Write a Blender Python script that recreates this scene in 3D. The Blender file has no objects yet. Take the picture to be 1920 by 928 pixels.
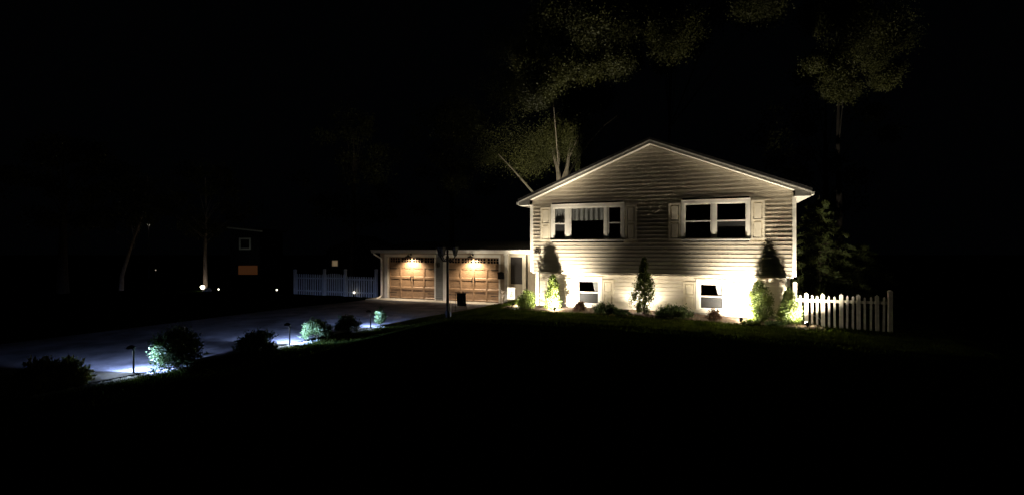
import bpy, math, random
import numpy as np
from mathutils import Vector, Matrix

# ------------------------------------------------------------------ camera, world, exposure
scene = bpy.context.scene
H = 2.25
cd = bpy.data.cameras.new('camera'); cam = bpy.data.objects.new('camera', cd)
scene.collection.objects.link(cam)
cam.location = (0, 0, H); cam.rotation_euler = (math.radians(90), 0, 0)
cd.sensor_width = 36; cd.lens = 36*930/1920; cd.clip_end = 500; cd.clip_start = 0.1
scene.camera = cam
w = bpy.data.worlds.new('World'); scene.world = w; w.use_nodes = True
bg = w.node_tree.nodes['Background']
bg.inputs[0].default_value = (0.35, 0.45, 0.6, 1); bg.inputs[1].default_value = 0.0009
scene.view_settings.view_transform = 'Standard'; scene.view_settings.look = 'None'
scene.view_settings.exposure = 0; scene.view_settings.gamma = 1
scene.view_settings.use_curve_mapping = False

WARM = (1.0, 0.88, 0.69); COOL = (0.36, 0.50, 1.0); AMBER = (1.0, 0.80, 0.57)
P_LAMP = {'corner': 380, 'left': 1850, 'middle': 150, 'right': 1850, 'end': 900}; P_SPILL = 30
P_TREE = 4200; P_TREE_R = 650; P_BARN = 360; P_PATH = 820

# ------------------------------------------------------------------ frame of the house
U = Vector((0.9287, -0.3707, 0)); B = Vector((0.3707, 0.9287, 0)); O = Vector((0.725, 17.73, 0))
RZ = math.atan2(U.y, U.x)
def W(s, b, z=0.0): return O + U*s + B*b + Vector((0, 0, z))
def SB(x, y): d = Vector((x, y, 0))-O; return d.dot(U), d.dot(B)
col = scene.collection
rnd = random.Random(7)

def sm(a, b, x):
    t = min(1, max(0, (x-a)/(b-a))); return t*t*(3-2*t)
def zg(s, b):
    z = 0.12 - 0.10*sm(3, 8, s) - 0.13*sm(7.8, 10.6, s)
    z += (-0.42)*sm(-0.8, -3.4, s) if s < -0.8 else 0
    z += 0.035*max(0, -1.5-b)*sm(-3.2, 2.5, s)
    z -= 0.06*sm(8, 20, b)
    return z

# ------------------------------------------------------------------ materials
def mat(name, colr, rough=0.6, noise=0.15, scale=8, metal=0, bump=0, bscale=60, trans=0, spec=0.4, colr2=None, mscale=None):
    m = bpy.data.materials.new(name); m.use_nodes = True
    nt = m.node_tree; N = nt.nodes; L = nt.links
    p = N['Principled BSDF']; out = N['Material Output']
    p.inputs['Roughness'].default_value = rough; p.inputs['Metallic'].default_value = metal
    p.inputs['Specular IOR Level'].default_value = spec
    tc = N.new('ShaderNodeTexCoord')
    nz = N.new('ShaderNodeTexNoise'); nz.inputs['Scale'].default_value = scale; nz.inputs['Detail'].default_value = 5
    if mscale:
        mp = N.new('ShaderNodeMapping'); mp.inputs['Scale'].default_value = mscale
        L.new(tc.outputs['Object'], mp.inputs[0]); L.new(mp.outputs[0], nz.inputs[0])
    else: L.new(tc.outputs['Object'], nz.inputs[0])
    cr = N.new('ShaderNodeValToRGB')
    a = tuple(c*(1-noise) for c in colr); b = colr2 if colr2 else tuple(min(1, c*(1+noise)) for c in colr)
    cr.color_ramp.elements[0].color = (*a, 1); cr.color_ramp.elements[1].color = (*b, 1)
    cr.color_ramp.elements[0].position = 0.32; cr.color_ramp.elements[1].position = 0.68
    L.new(nz.outputs[0], cr.inputs[0]); L.new(cr.outputs[0], p.inputs['Base Color'])
    if bump:
        n2 = N.new('ShaderNodeTexNoise'); n2.inputs['Scale'].default_value = bscale; n2.inputs['Detail'].default_value = 6
        L.new(tc.outputs['Object'], n2.inputs[0])
        bp = N.new('ShaderNodeBump'); bp.inputs['Strength'].default_value = bump; bp.inputs['Distance'].default_value = 0.02
        L.new(n2.outputs[0], bp.inputs['Height']); L.new(bp.outputs[0], p.inputs['Normal'])
    if trans:
        t = N.new('ShaderNodeBsdfTranslucent'); L.new(cr.outputs[0], t.inputs[0])
        mx = N.new('ShaderNodeMixShader'); mx.inputs[0].default_value = trans
        L.new(p.outputs[0], mx.inputs[1]); L.new(t.outputs[0], mx.inputs[2]); L.new(mx.outputs[0], out.inputs[0])
    return m
def emis(name, c, s):
    m = bpy.data.materials.new(name); m.use_nodes = True
    p = m.node_tree.nodes['Principled BSDF']
    p.inputs['Base Color'].default_value = (0.6, 0.6, 0.6, 1)
    p.inputs['Emission Color'].default_value = (*c, 1); p.inputs['Emission Strength'].default_value = s
    return m
def glass(name, tint=(0.75, 0.78, 0.8), gl=0.12):
    m = bpy.data.materials.new(name); m.use_nodes = True
    N = m.node_tree.nodes; L = m.node_tree.links; N.remove(N['Principled BSDF'])
    t = N.new('ShaderNodeBsdfTransparent'); t.inputs[0].default_value = (*tint, 1)
    g = N.new('ShaderNodeBsdfGlossy'); g.inputs['Roughness'].default_value = 0.03
    x = N.new('ShaderNodeMixShader'); x.inputs[0].default_value = gl*0.5; L.new(t.outputs[0], x.inputs[1]); L.new(g.outputs[0], x.inputs[2])
    L.new(x.outputs[0], N['Material Output'].inputs[0]); return m

M = {}
M['siding'] = mat('siding', (0.56, 0.515, 0.435), 0.5, 0.07, 2.2, mscale=(0.5, 1, 9), bump=0.12, bscale=30)
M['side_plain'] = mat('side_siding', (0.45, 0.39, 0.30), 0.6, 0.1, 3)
M['trim'] = mat('white_trim', (0.74, 0.71, 0.64), 0.45, 0.06, 5, bump=0.08, bscale=25)
M['shutter'] = mat('shutter_paint', (0.62, 0.56, 0.44), 0.5, 0.07, 6, bump=0.1, bscale=40)
M['roof'] = mat('roof_shingle', (0.045, 0.042, 0.04), 0.9, 0.4, 14, bump=0.6, bscale=50)
M['soffit'] = mat('soffit_vinyl', (0.70, 0.66, 0.58), 0.5, 0.05, 5)
M['found'] = mat('foundation_concrete', (0.25, 0.23, 0.2), 0.9, 0.25, 10, bump=0.4)
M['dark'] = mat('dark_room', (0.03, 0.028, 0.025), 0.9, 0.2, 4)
M['curtain'] = mat('curtain_cloth', (0.42, 0.40, 0.37), 0.8, 0.15, 9, trans=0.3)
M['glass'] = glass('window_glass')
M['screen'] = mat('window_screen', (0.034, 0.030, 0.028), 0.7, 0.15, 30)
M['black'] = mat('black_metal', (0.012, 0.012, 0.012), 0.6, 0.3, 20)
M['bronze'] = mat('bronze_number', (0.02, 0.015, 0.012), 0.4, 0.3, 20)
M['wooddoor'] = mat('wood_grain_door', (0.25, 0.155, 0.085), 0.5, 0.22, 9, mscale=(1, 1, 12), colr2=(0.35, 0.23, 0.135), bump=0.1, bscale=40)
M['iron'] = mat('iron_hardware', (0.02, 0.02, 0.02), 0.5, 0.2, 20)
M['greensiding'] = mat('grey_siding', (0.20, 0.20, 0.17), 0.6, 0.12, 6)
M['breeze'] = mat('beige_wall', (0.42, 0.36, 0.27), 0.7, 0.12, 4, bump=0.1)
M['asphalt'] = mat('driveway_asphalt', (0.060, 0.060, 0.066), 0.85, 0.55, 1.6, bump=0.7, bscale=120, spec=0.15)
M['concrete'] = mat('apron_concrete', (0.34, 0.32, 0.28), 0.85, 0.2, 6, bump=0.3, bscale=80)
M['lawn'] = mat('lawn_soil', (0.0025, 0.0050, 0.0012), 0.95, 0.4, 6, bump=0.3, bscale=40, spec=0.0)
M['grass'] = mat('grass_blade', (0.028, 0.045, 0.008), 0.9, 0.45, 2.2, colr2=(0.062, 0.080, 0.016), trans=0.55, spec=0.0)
M['mulch'] = mat('mulch', (0.07, 0.042, 0.025), 0.95, 0.5, 25, bump=1.0, bscale=90)
M['gravel'] = mat('white_stone', (0.36, 0.37, 0.39), 0.8, 0.3, 30, bump=0.3)
M['rock'] = mat('tan_rock', (0.30, 0.24, 0.17), 0.85, 0.3, 12, bump=0.8)
M['arbor'] = mat('arborvitae_leaf', (0.060, 0.105, 0.018), 0.6, 0.4, 7, colr2=(0.15, 0.19, 0.035), trans=0.3)
M['bush'] = mat('bush_leaf', (0.045, 0.085, 0.028), 0.6, 0.4, 8, colr2=(0.10, 0.16, 0.05), trans=0.3)
M['goldbush'] = mat('golden_bush_leaf', (0.16, 0.19, 0.03), 0.6, 0.3, 8, colr2=(0.28, 0.27, 0.05), trans=0.3)
M['redbush'] = mat('reddish_leaf', (0.10, 0.045, 0.03), 0.7, 0.4, 10, colr2=(0.16, 0.08, 0.05), trans=0.25)
M['treeleaf'] = mat('tree_leaf', (0.045, 0.053, 0.016), 0.6, 0.5, 0.6, colr2=(0.11, 0.12, 0.032), trans=0.35)
M['pineleaf'] = mat('pine_needles', (0.08, 0.11, 0.03), 0.6, 0.4, 2, colr2=(0.12, 0.15, 0.045), trans=0.2)
M['bark'] = mat('tree_bark', (0.05, 0.04, 0.028), 0.9, 0.4, 9, bump=0.9, bscale=20)
M['darkbark'] = mat('dark_bark', (0.018, 0.015, 0.011), 0.9, 0.3, 5)
M['limbbark'] = mat('limb_bark', (0.17, 0.15, 0.11), 0.9, 0.3, 5)
M['palebark'] = mat('pale_bark', (0.32, 0.27, 0.22), 0.9, 0.3, 9, bump=0.9, bscale=20)
M['fence'] = mat('fence_paint', (0.66, 0.62, 0.52), 0.6, 0.12, 9, bump=0.25, bscale=30)
M['vinyl'] = mat('fence_vinyl', (0.60, 0.62, 0.66), 0.6, 0.12, 6)
M['whitecloth'] = mat('white_cloth', (0.5, 0.49, 0.45), 0.8, 0.05, 8)
M['darkcloth'] = mat('dark_cloth', (0.03, 0.03, 0.022), 0.8, 0.4, 12, colr2=(0.075, 0.07, 0.05))
M['lens'] = emis('lamp_lens', (1.0, 0.86, 0.66), 30)
M['barnbulb'] = emis('barn_bulb', (1.0, 0.78, 0.5), 25)
M['coolbulb'] = emis('cool_bulb', (0.8, 0.9, 1.0), 0.6)
M['shadeinside'] = mat('shade_enamel', (0.7, 0.68, 0.6), 0.4, 0.03, 5)
M['lantern_glass'] = mat('lantern_glass', (0.22, 0.21, 0.18), 0.15, 0.3, 14, trans=0.4, spec=0.8)
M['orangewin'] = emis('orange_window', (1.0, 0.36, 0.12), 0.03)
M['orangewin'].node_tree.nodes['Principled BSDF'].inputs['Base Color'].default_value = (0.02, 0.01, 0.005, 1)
M['warmwin'] = emis('warm_window', (1.0, 0.72, 0.38), 0.13)
M['farlamp'] = emis('far_lamp', (1.0, 0.82, 0.62), 14)
M['faintdot'] = emis('faint_dot', (1, .9, .6), .25)
M['fardot'] = emis('far_dot', (1.0, 0.9, 0.7), 2.2)
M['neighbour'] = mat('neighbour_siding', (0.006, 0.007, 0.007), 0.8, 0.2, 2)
M['paint_line'] = mat('ink', (0.015, 0.015, 0.015), 0.8, 0.1, 8)

# ------------------------------------------------------------------ mesh helpers
class MB:
    def __init__(s): s.v = []; s.f = []
    def quad(s, *p):
        i = len(s.v); s.v += [tuple(q) for q in p]; s.f.append(tuple(range(i, i+len(p)))); return s
    def box(s, x0, x1, y0, y1, z0, z1):
        i = len(s.v)
        s.v += [(x0,y0,z0),(x1,y0,z0),(x1,y1,z0),(x0,y1,z0),(x0,y0,z1),(x1,y0,z1),(x1,y1,z1),(x0,y1,z1)]
        s.f += [tuple(i+k for k in q) for q in ((0,3,2,1),(4,5,6,7),(0,1,5,4),(1,2,6,5),(2,3,7,6),(3,0,4,7))]
        return s
    def prism(s, pts, y0, y1):      # polygon in xz, extruded along y
        i = len(s.v); n = len(pts)
        s.v += [(x, y0, z) for x, z in pts]+[(x, y1, z) for x, z in pts]
        s.f.append(tuple(i+k for k in range(n))); s.f.append(tuple(i+n+k for k in reversed(range(n))))
        for k in range(n): s.f.append((i+k, i+n+k, i+n+(k+1) % n, i+(k+1) % n))
        return s
    def tube(s, pts, rad, n=8, cap=True):
        pts = [Vector(p) for p in pts]; rr = rad if isinstance(rad, (list, tuple)) else [rad]*len(pts)
        i0 = len(s.v); ref = None
        for k, p in enumerate(pts):
            d = (pts[min(k+1, len(pts)-1)]-pts[max(k-1, 0)]).normalized()
            if ref is None: ref = d.orthogonal().normalized()
            a = (ref-d*ref.dot(d)).normalized(); b = d.cross(a); ref = a
            for j in range(n):
                t = 2*math.pi*j/n; s.v.append(tuple(p+(a*math.cos(t)+b*math.sin(t))*rr[k]))
        for k in range(len(pts)-1):
            for j in range(n):
                a = i0+k*n+j; b = i0+k*n+(j+1) % n; s.f.append((a, b, b+n, a+n))
        if cap:
            s.f.append(tuple(i0+j for j in reversed(range(n)))); e = i0+(len(pts)-1)*n; s.f.append(tuple(e+j for j in range(n)))
        return s
    def lathe(s, prof, c=(0, 0, 0), n=16):   # prof [(r,z)]
        i0 = len(s.v)
        for r, z in prof:
            for j in range(n):
                t = 2*math.pi*j/n; s.v.append((c[0]+r*math.cos(t), c[1]+r*math.sin(t), c[2]+z))
        for k in range(len(prof)-1):
            for j in range(n):
                a = i0+k*n+j; b = i0+k*n+(j+1) % n; s.f.append((a, b, b+n, a+n))
        return s
    def blob(s, c, r, seed=0, n=7, squash=0.7):
        rr = random.Random(seed); i0 = len(s.v)
        for a in range(n+1):
            for b in range(n*2):
                th = math.pi*a/n; ph = math.pi*b/n
                q = r*(1+(rr.uniform(-.18, .18) if 0 < a < n else 0))
                s.v.append((c[0]+q*math.sin(th)*math.cos(ph), c[1]+q*math.sin(th)*math.sin(ph), c[2]+q*squash*math.cos(th)))
        for a in range(n):
            for b in range(n*2):
                p = i0+a*n*2+b; q = i0+a*n*2+(b+1) % (n*2); s.f.append((p, q, q+2*n, p+2*n))
        return s
    def build(s, name, m, parent=None, smooth=False):
        me = bpy.data.meshes.new(name); me.from_pydata(s.v, [], s.f)
        me.materials.append(m)
        if smooth: me.polygons.foreach_set('use_smooth', [True]*len(s.f))
        o = bpy.data.objects.new(name, me); col.objects.link(o)
        if parent: o.parent = parent
        return o

def tag(o, label, cat, group=None):
    o['label'] = label; o['category'] = cat
    if group: o['group'] = group
    return o
def thing(name, label, cat, loc, rz=RZ, group=None):
    o = bpy.data.objects.new(name, None); col.objects.link(o); o.empty_display_size = 0.2
    o.location = loc; o.rotation_euler = (0, 0, rz)
    return tag(o, label, cat, group)
def struct(o): o['kind'] = 'structure'; return o
def copy_tree(o, parent=None):
    c = o.copy(); col.objects.link(c)
    if parent: c.parent = parent
    for ch in [x for x in bpy.data.objects if x.parent == o]: copy_tree(ch, c)
    return c
def lamp(name, loc, aim, power, colr, parent, size=2.6, blend=0.6, r=0.04):
    l = bpy.data.lights.new(name, 'SPOT'); l.energy = power; l.color = colr; l.spot_size = size; l.spot_blend = blend
    l.shadow_soft_size = r
    o = bpy.data.objects.new(name, l); col.objects.link(o); o.parent = parent
    o.location = loc; o.rotation_euler = Vector(aim).to_track_quat('-Z', 'Y').to_euler(); return o

def leaf_mesh(name, m, parent, P, size, up=0.0, aspect=0.5, seed=0, outward=None):
    """P: (n,3) points; one pointed leaf (two triangles folded along the rib) at each."""
    rg = np.random.default_rng(seed); n = len(P)
    d = rg.normal(size=(n, 3)); d[:, 2] += up
    if outward is not None: d += outward
    d /= np.linalg.norm(d, axis=1)[:, None]
    e = rg.normal(size=(n, 3)); e -= (e*d).sum(1)[:, None]*d; e /= np.linalg.norm(e, axis=1)[:, None]
    f = np.cross(d, e)
    sz = (size*rg.uniform(0.6, 1.4, n))[:, None]
    a = P; b = P+d*sz; mid = P+d*sz*0.45+f*sz*0.08
    l = mid+e*sz*aspect*0.5; r = mid-e*sz*aspect*0.5
    V = np.stack([a, l, b, r], 1).reshape(-1, 3).astype(np.float32)
    me = bpy.data.meshes.new(name); me.vertices.add(4*n); me.vertices.foreach_set('co', V.ravel())
    k = (np.arange(n)*4)[:, None]
    idx = np.concatenate([k+[0, 1, 2], k+[0, 2, 3]], 1).reshape(-1)
    me.loops.add(6*n); me.loops.foreach_set('vertex_index', idx.astype(np.int32))
    me.polygons.add(2*n); me.polygons.foreach_set('loop_start', (np.arange(2*n)*3).astype(np.int32))
    me.update(calc_edges=True); me.validate(); me.materials.append(m)
    o = bpy.data.objects.new(name, me); col.objects.link(o)
    if parent: o.parent = parent
    return o

# ------------------------------------------------------------------ ground
def build_ground():
    mb = MB()
    def axis(lo, hi, fl, fh, fine, coarse):
        a = []; x = lo
        while x < hi:
            a.append(x); x += fine if fl <= x < fh else coarse
        a.append(hi); return a
    xs = axis(-130, 130, -14, 13, 0.35, 6); ys = axis(-14, 130, 0, 24, 0.35, 6)
    nx = len(xs)
    for y in ys:
        for x in xs:
            s, b = SB(x, y)
            z = zg(s, b)
            far = sm(34, 80, math.hypot(x, y)); z = z*(1-far)+far*0.3
            n = 0.012*math.sin(x*1.7+y*0.6)+0.012*math.sin(y*2.1-x*0.9)
            if -11.2 < s < -3.0+0.22*(b+3.8)*0 and b < 4.2: n = 0
            # driveway lies in a shallow cut so its right bank stands a little proud
            e = edge(b)
            if b < 3.9 and b > -13.5:
                q = sm(e-7.2, e-6.7, s)*(1-sm(e-0.12, e+0.35, s)); z = z-0.05*q
            mb.v.append((x, y, z+n))
    for j in range(len(ys)-1):
        for i in range(nx-1):
            a = j*nx+i; mb.f.append((a, a+1, a+nx+1, a+nx))
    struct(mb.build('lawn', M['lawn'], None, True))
def edge(b):       # right edge of the driveway (house frame)
    return -4.75+0.0*b + 0.105*(b+10.3) + 0.45*sm(-2, 3.2, b)
build_ground()
def build_drive():
    mb = MB(); n = 60; m = 14
    for j in range(n+1):
        b = -19+(3.82+19)*j/n
        e = edge(b)
        l = e-6.6-0.9*sm(-10, -16, b)
        for i in range(m+1):
            t = i/m; s = l+(e-l)*t
            p = W(s, b, min(zg(l, b), -0.27)+0.035+0.02*math.sin(math.pi*t)); mb.v.append(tuple(p))
    for j in range(n):
        for i in range(m):
            a = j*(m+1)+i; mb.f.append((a, a+1, a+m+2, a+m+1))
    return struct(mb.build('driveway', M['asphalt'], None, True))
build_drive()
def drive_z(b): return min(zg(edge(b)-6.6, b), -0.27)+0.035
def build_road():
    mb = MB(); c0 = W(-8, -23, -0.32); d = (U*1.0+B*0.1).normalized(); nn = Vector((-d.y, d.x, 0))
    for t in (-60, 60):
        for k in (-3.6, 3.6):
            pass
    a, b_ = c0-d*60, c0+d*60
    mb.quad(a-nn*3.6, b_-nn*3.6, b_+nn*3.6, a+nn*3.6)
    return struct(mb.build('road', M['asphalt']))
# concrete apron (a poured strip, stepped above the asphalt)
ap = MB(); ap.box(-9.6, -2.75, 2.95, 3.83, -0.4, -0.235); ap.box(-2.6, -0.02, 2.4, 3.83, -0.4, -0.15)
o = ap.build('pavement', M['concrete']); o.location = O; o.rotation_euler = (0, 0, RZ); struct(o)

# mulch bed
mb = MB(); n = 70; rows = 8
for j in range(n+1):
    s = -0.9+9.75*j/n
    fb = -1.15+0.13*math.sin(s*1.3+.5)+0.06*math.sin(s*3.7)+0.35*sm(0.6, -0.9, s)
    for i in range(rows+1):
        b = fb+(0.5-fb)*i/rows
        mb.v.append(tuple(W(s, b, zg(s, b)+0.03*math.sin(math.pi*min(1, (i)/3)/2)+0.012*math.sin(s*9+b*7)+0.006)))
for j in range(n):
    for i in range(rows):
        a = j*(rows+1)+i; mb.f.append((a, a+rows+1, a+rows+2, a+1))
struct(mb.build('mulch_bed', M['mulch'], None, True))

# grass blades (nobody could count them)
def grass():
    rg = np.random.default_rng(3); P = []
    def area(s0, s1, b0, b1, n, cond=None):
        s = rg.uniform(s0, s1, n); b = rg.uniform(b0, b1, n)
        for a, c in zip(s, b):
            if cond and not cond(a, c): continue
            p = W(a, c, zg(a, c)); P.append((p.x, p.y, p.z))
    def notdrive(a, c): return a > edge(c)+0.05 or c > 4
    area(-1.5, 11.5, -3.6, -1.02, 42000)
    area(-4.2, 0.2, -4.0, 2.9, 20000, notdrive)
    area(-4.5, 10, -4.6, -3.5, 3500, notdrive)
    area(8.6, 12, -1.2, 2.5, 7000)
    s = rg.uniform(0, 1, 16000); b = rg.uniform(-13.5, 3, 16000)
    for a, c in zip(s, b):
        q = edge(c)+0.25+a*a*1.6; p = W(q, c, zg(q, c)-0.01); P.append((p.x, p.y, p.z))
    P = np.array(P)
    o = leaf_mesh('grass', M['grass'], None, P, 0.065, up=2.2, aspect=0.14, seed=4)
    o['kind'] = 'stuff'
grass()

# ------------------------------------------------------------------ house
house = thing('house', 'two storey beige house with white trimmed gable lit warmly from below', 'house', O)
EAVE = 3.93; RIDGE = 5.60; SW = 8.20; SLOPE = (RIDGE-EAVE)/(SW/2)
def roof_z(s): return RIDGE-SLOPE*abs(s-SW/2)
def siding(name, s0, s1, z0, z1, holes, b, parent, gable=False, rev=0.127, m='siding'):
    """lap siding with real courses; face slopes out towards its lower edge"""
    mb = MB(); z = z0
    while z < z1-0.005:
        zt = min(z+rev, z1)
        if gable:
            def lim(zz):
                if zz <= EAVE: return s0, s1
                d = (RIDGE-zz)/SLOPE; return max(s0, SW/2-d), min(s1, SW/2+d)
            (a0, b0), (a1, b1) = lim(z), lim(zt)
            if b0-a0 < 0.05: break
        else: a0 = a1 = s0; b0 = b1 = s1
        segs = [(a0, b0, a1, b1)]
        for (h0, h1, hz0, hz1) in holes:
            if zt > hz0+0.01 and z < hz1-0.01:
                new = []
                for (p, q, p1, q1) in segs:
                    if h0 > p and h1 < q: new += [(p, h0, p1, h0), (h1, q, h1, q1)]
                    else: new.append((p, q, p1, q1))
                segs = new
        for (p, q, p1, q1) in segs:
            # dutch lap: flat face then a steep cove at the top; bottom lip stands 14 mm proud
            n = max(1, int((q-p)/0.6)); mid = z+rev*0.3
            zm = min(mid, zt)
            f = (zm-z)/max(1e-6, zt-z); pm = p+(p1-p)*f; qm = q+(q1-q)*f
            y0 = b-0.030; ym = b-0.014; yt = b+0.003
            mb.quad((p, b+0.004, z), (q, b+0.004, z), (q, y0, z), (p, y0, z))
            mb.quad((p, y0, z), (q, y0, z), (qm, ym, zm), (pm, ym, zm))
            if zt > zm: mb.quad((pm, ym, zm), (qm, ym, zm), (q1, yt, zt), (p1, yt, zt))
        z = zt
    return mb.build(name, M[m], parent)

WU = [(0.71, 3.26, 2.48, 3.73), (5.05, 7.04, 2.48, 3.73)]
WL = [(1.46, 2.43, 0.25, 1.21), (5.48, 6.42, 0.25, 1.21)]
def shrink(h, d=0.03): return [(a+d, b-d, c+d, e-d) for a, b, c, e in h]
siding('upper_wall', 0.0, SW, 1.40, RIDGE, shrink(WU), 0.0, house, gable=True)
siding('lower_wall', 0.06, 8.12, 0.16, 1.385, shrink(WL), 0.40, house)
MB().box(0.06, 8.12, 0.41, 0.6, -0.3, 0.165).build('foundation', M['found'], house)
# body behind the siding, with real openings: side walls, back, floor
bd = MB(); bd.box(-0.005, 0.02, 0.02, 10, 1.40, EAVE-0.02); bd.box(SW-0.02, SW+0.005, 0.02, 10, 1.40, EAVE-0.02)
bd.box(0.05, 0.07, 0.42, 10, -0.3, 1.39); bd.box(8.11, 8.13, 0.42, 10, -0.3, 1.39)
bd.prism([(0, -0.3), (SW, -0.3), (SW, EAVE), (SW/2, RIDGE-0.02), (0, EAVE)], 10, 10.1)
bd.build('side_wall', M['side_plain'], house)
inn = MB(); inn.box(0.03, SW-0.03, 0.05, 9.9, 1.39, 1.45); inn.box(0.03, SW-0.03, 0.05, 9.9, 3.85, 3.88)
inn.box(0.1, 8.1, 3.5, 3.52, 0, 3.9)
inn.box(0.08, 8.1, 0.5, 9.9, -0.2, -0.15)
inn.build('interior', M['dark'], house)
# overhang underside with trim lip
mb = MB(); mb.box(0.0, SW, -0.012, 0.41, 1.345, 1.398); mb.build('overhang_soffit', M['soffit'], house)
# corner boards
mb = MB(); mb.box(-0.065, 0.035, -0.035, 0.10, 1.39, EAVE-0.17); mb.build('corner_board', M['trim'], house)
mb = MB(); mb.box(SW-0.035, SW+0.065, -0.035, 0.10, 1.39, EAVE-0.17); mb.build('corner_board', M['trim'], house)
mb = MB(); mb.box(0.0, 0.12, 0.365, 0.5, 0.1, 1.343); mb.build('corner_board', M['trim'], house)
mb = MB(); mb.box(8.04, 8.16, 0.365, 0.5, 0.1, 1.343); mb.build('corner_board', M['trim'], house)
# roof
OV = 0.40; FO = -0.30
def roof_side(sg):
    c = SW/2; e = c+sg*(SW/2+OV); rz = RIDGE; ez = RIDGE-SLOPE*(SW/2+OV)
    t0, t1 = 0.11, 0.19
    mb = MB(); mb.prism([(c, rz+t0), (e, ez+t0), (e+sg*0.03, ez+t0), (e+sg*0.03, ez+t1), (c, rz+t1)], FO-0.035, 10.4)
    return mb
r = roof_side(-1); r2 = roof_side(1); k = len(r.v); r.v += r2.v; r.f += [tuple(i+k for i in f) for f in r2.f]
rf = r.build('roof', M['roof'], house)
def soffit_side(sg):
    c = SW/2; e = c+sg*(SW/2+OV); ez = RIDGE-SLOPE*(SW/2+OV); cs = c+sg*SW/2
    mb = MB()
    mb.prism([(c, RIDGE-0.005), (cs, EAVE-0.005), (cs, EAVE+0.04), (c, RIDGE+0.04)], FO+0.02, -0.001)
    mb.build('rake_soffit', M['soffit'], house)
    # fascia board on the rake with boxed return at the eave
    mb = MB(); bz = ez-0.035
    mb.prism([(c, RIDGE-0.01), (cs, EAVE-0.01), (cs, bz), (e, bz), (e, ez+0.105), (c, RIDGE+0.105)], FO, FO+0.02)
    mb.build('rake_fascia', M['fasc'], house)
    mb = MB(); mb.prism([(c, RIDGE+0.075), (e, ez+0.075), (e, ez+0.108), (c, RIDGE+0.108)], FO-0.03, FO-0.001)
    mb.build('drip_edge', M['trim'], house)
    mb = MB(); x0, x1 = sorted((cs, e)); mb.box(x0, x1, FO+0.021, 10.3, bz, bz+0.012)
    mb.box(*sorted((e, e+sg*0.018)), FO, 10.3, bz, ez+0.105)
    mb.build('eave_soffit', M['trim'], house)
    mb = MB(); x0, x1 = sorted((e+sg*0.02, e+sg*0.085)); mb.box(x0, x1, FO-0.02, 10.3, ez-0.0, ez+0.085)
    mb.build('gutter', M['trim'], house)
M['fasc'] = mat('fascia_metal', (0.26, 0.25, 0.22), 0.6, 0.08, 6)
soffit_side(-1); soffit_side(1)

def bevbox(mb, x0, x1, y0, y1, z0, z1): mb.box(x0, x1, y0, y1, z0, z1)
def sash(parent, x0, x1, z0, z1, b, double=True, bar=0.035, scr=False):
    f = MB(); y0, y1 = b-0.022, b+0.02
    f.box(x0, x1, y0, y1, z0, z0+bar); f.box(x0, x1, y0, y1, z1-bar, z1)
    f.box(x0, x0+bar, y0, y1, z0+bar, z1-bar); f.box(x1-bar, x1, y0, y1, z0+bar, z1-bar)
    if double:
        zm = (z0+z1)/2; f.box(x0+bar, x1-bar, y0-0.012, y1, zm-0.02, zm+0.02)
    f.build('sash', M['trim'], parent)
    g = MB(); g.quad((x0+bar, b+0.002, z0+bar), (x1-bar, b+0.002, z0+bar), (x1-bar, b+0.002, z1-bar), (x0+bar, b+0.002, z1-bar))
    g.build('pane', M['glass'], parent)
    if scr:
        zm = (z0+z1)/2 if double else z1; g = MB()
        g.quad((x0+bar, b+0.03, z0+bar), (x1-bar, b+0.03, z0+bar), (x1-bar, b+0.03, zm), (x0+bar, b+0.03, zm)); g.build('screen', M['screen'], parent)
def casing(parent, x0, x1, z0, z1, b, wd=0.09, name='window'):
    f = MB(); y0, y1 = b-0.05, b+0.05
    f.box(x0, x1, y0, y1, z1-wd, z1); f.box(x0, x0+wd, y0, y1, z0+0.03, z1-wd); f.box(x1-wd, x1, y0, y1, z0+0.03, z1-wd)
    f.box(x0-0.015, x1+0.015, y0-0.03, y1, z0-0.015, z0+0.03)      # sill
    f.box(x0-0.01, x1+0.01, y0-0.012, y0+0.01, z1+0.001, z1+0.022)   # drip cap
    return f.build(name, M['trim'], parent)
def curtain(parent, x0, x1, z0, z1, b, amp=0.02, fold=0.09, slant=0.0):
    mb = MB(); n = max(8, int((x1-x0)/0.012)); 
    for i in range(n+1):
        x = x0+(x1-x0)*i/n; y = b+amp*math.sin(2*math.pi*x/fold)+0.3*amp*math.sin(x*41)
        mb.v += [(x+slant*(1 if slant else 0), y, z0), (x, y, z1)]
    for i in range(n): a = 2*i; mb.f.append((a, a+2, a+3, a+1))
    mb.build('curtain', M['curtain'], parent, True)
# triple window, upper left
x0, x1, z0, z1 = WU[0]
wn = casing(house, x0, x1, z0, z1, 0.0)
mb = MB(); mb.box(1.25, 1.385, -0.03, 0.04, z0+0.03, z1-0.09); mb.build('mullion', M['trim'], wn)
mb = MB(); mb.box(2.61, 2.69, -0.03, 0.04, z0+0.03, z1-0.09); mb.build('mullion', M['trim'], wn)
sash(wn, 0.80, 1.25, 2.51, 3.64, 0.01, True, 0.045, scr=True); sash(wn, 1.385, 2.61, 2.51, 3.64, 0.01, False, 0.05); sash(wn, 2.69, 3.17, 2.51, 3.64, 0.01, True, 0.05)
curtain(wn, 1.43, 2.58, 3.18, 3.6, 0.08, 0.03, 0.17); curtain(wn, 0.84, 1.22, 3.1, 3.6, 0.07)
# double window, upper right
x0, x1, z0, z1 = WU[1]
wn = casing(house, x0, x1, z0, z1, 0.0)
mb = MB(); mb.box(5.955, 6.065, -0.03, 0.04, z0+0.03, z1-0.09); mb.build('mullion', M['trim'], wn)
sash(wn, 5.14, 5.955, 2.51, 3.64, 0.01, True, 0.04); sash(wn, 6.065, 6.95, 2.51, 3.64, 0.01, True, 0.04, scr=True)
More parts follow.
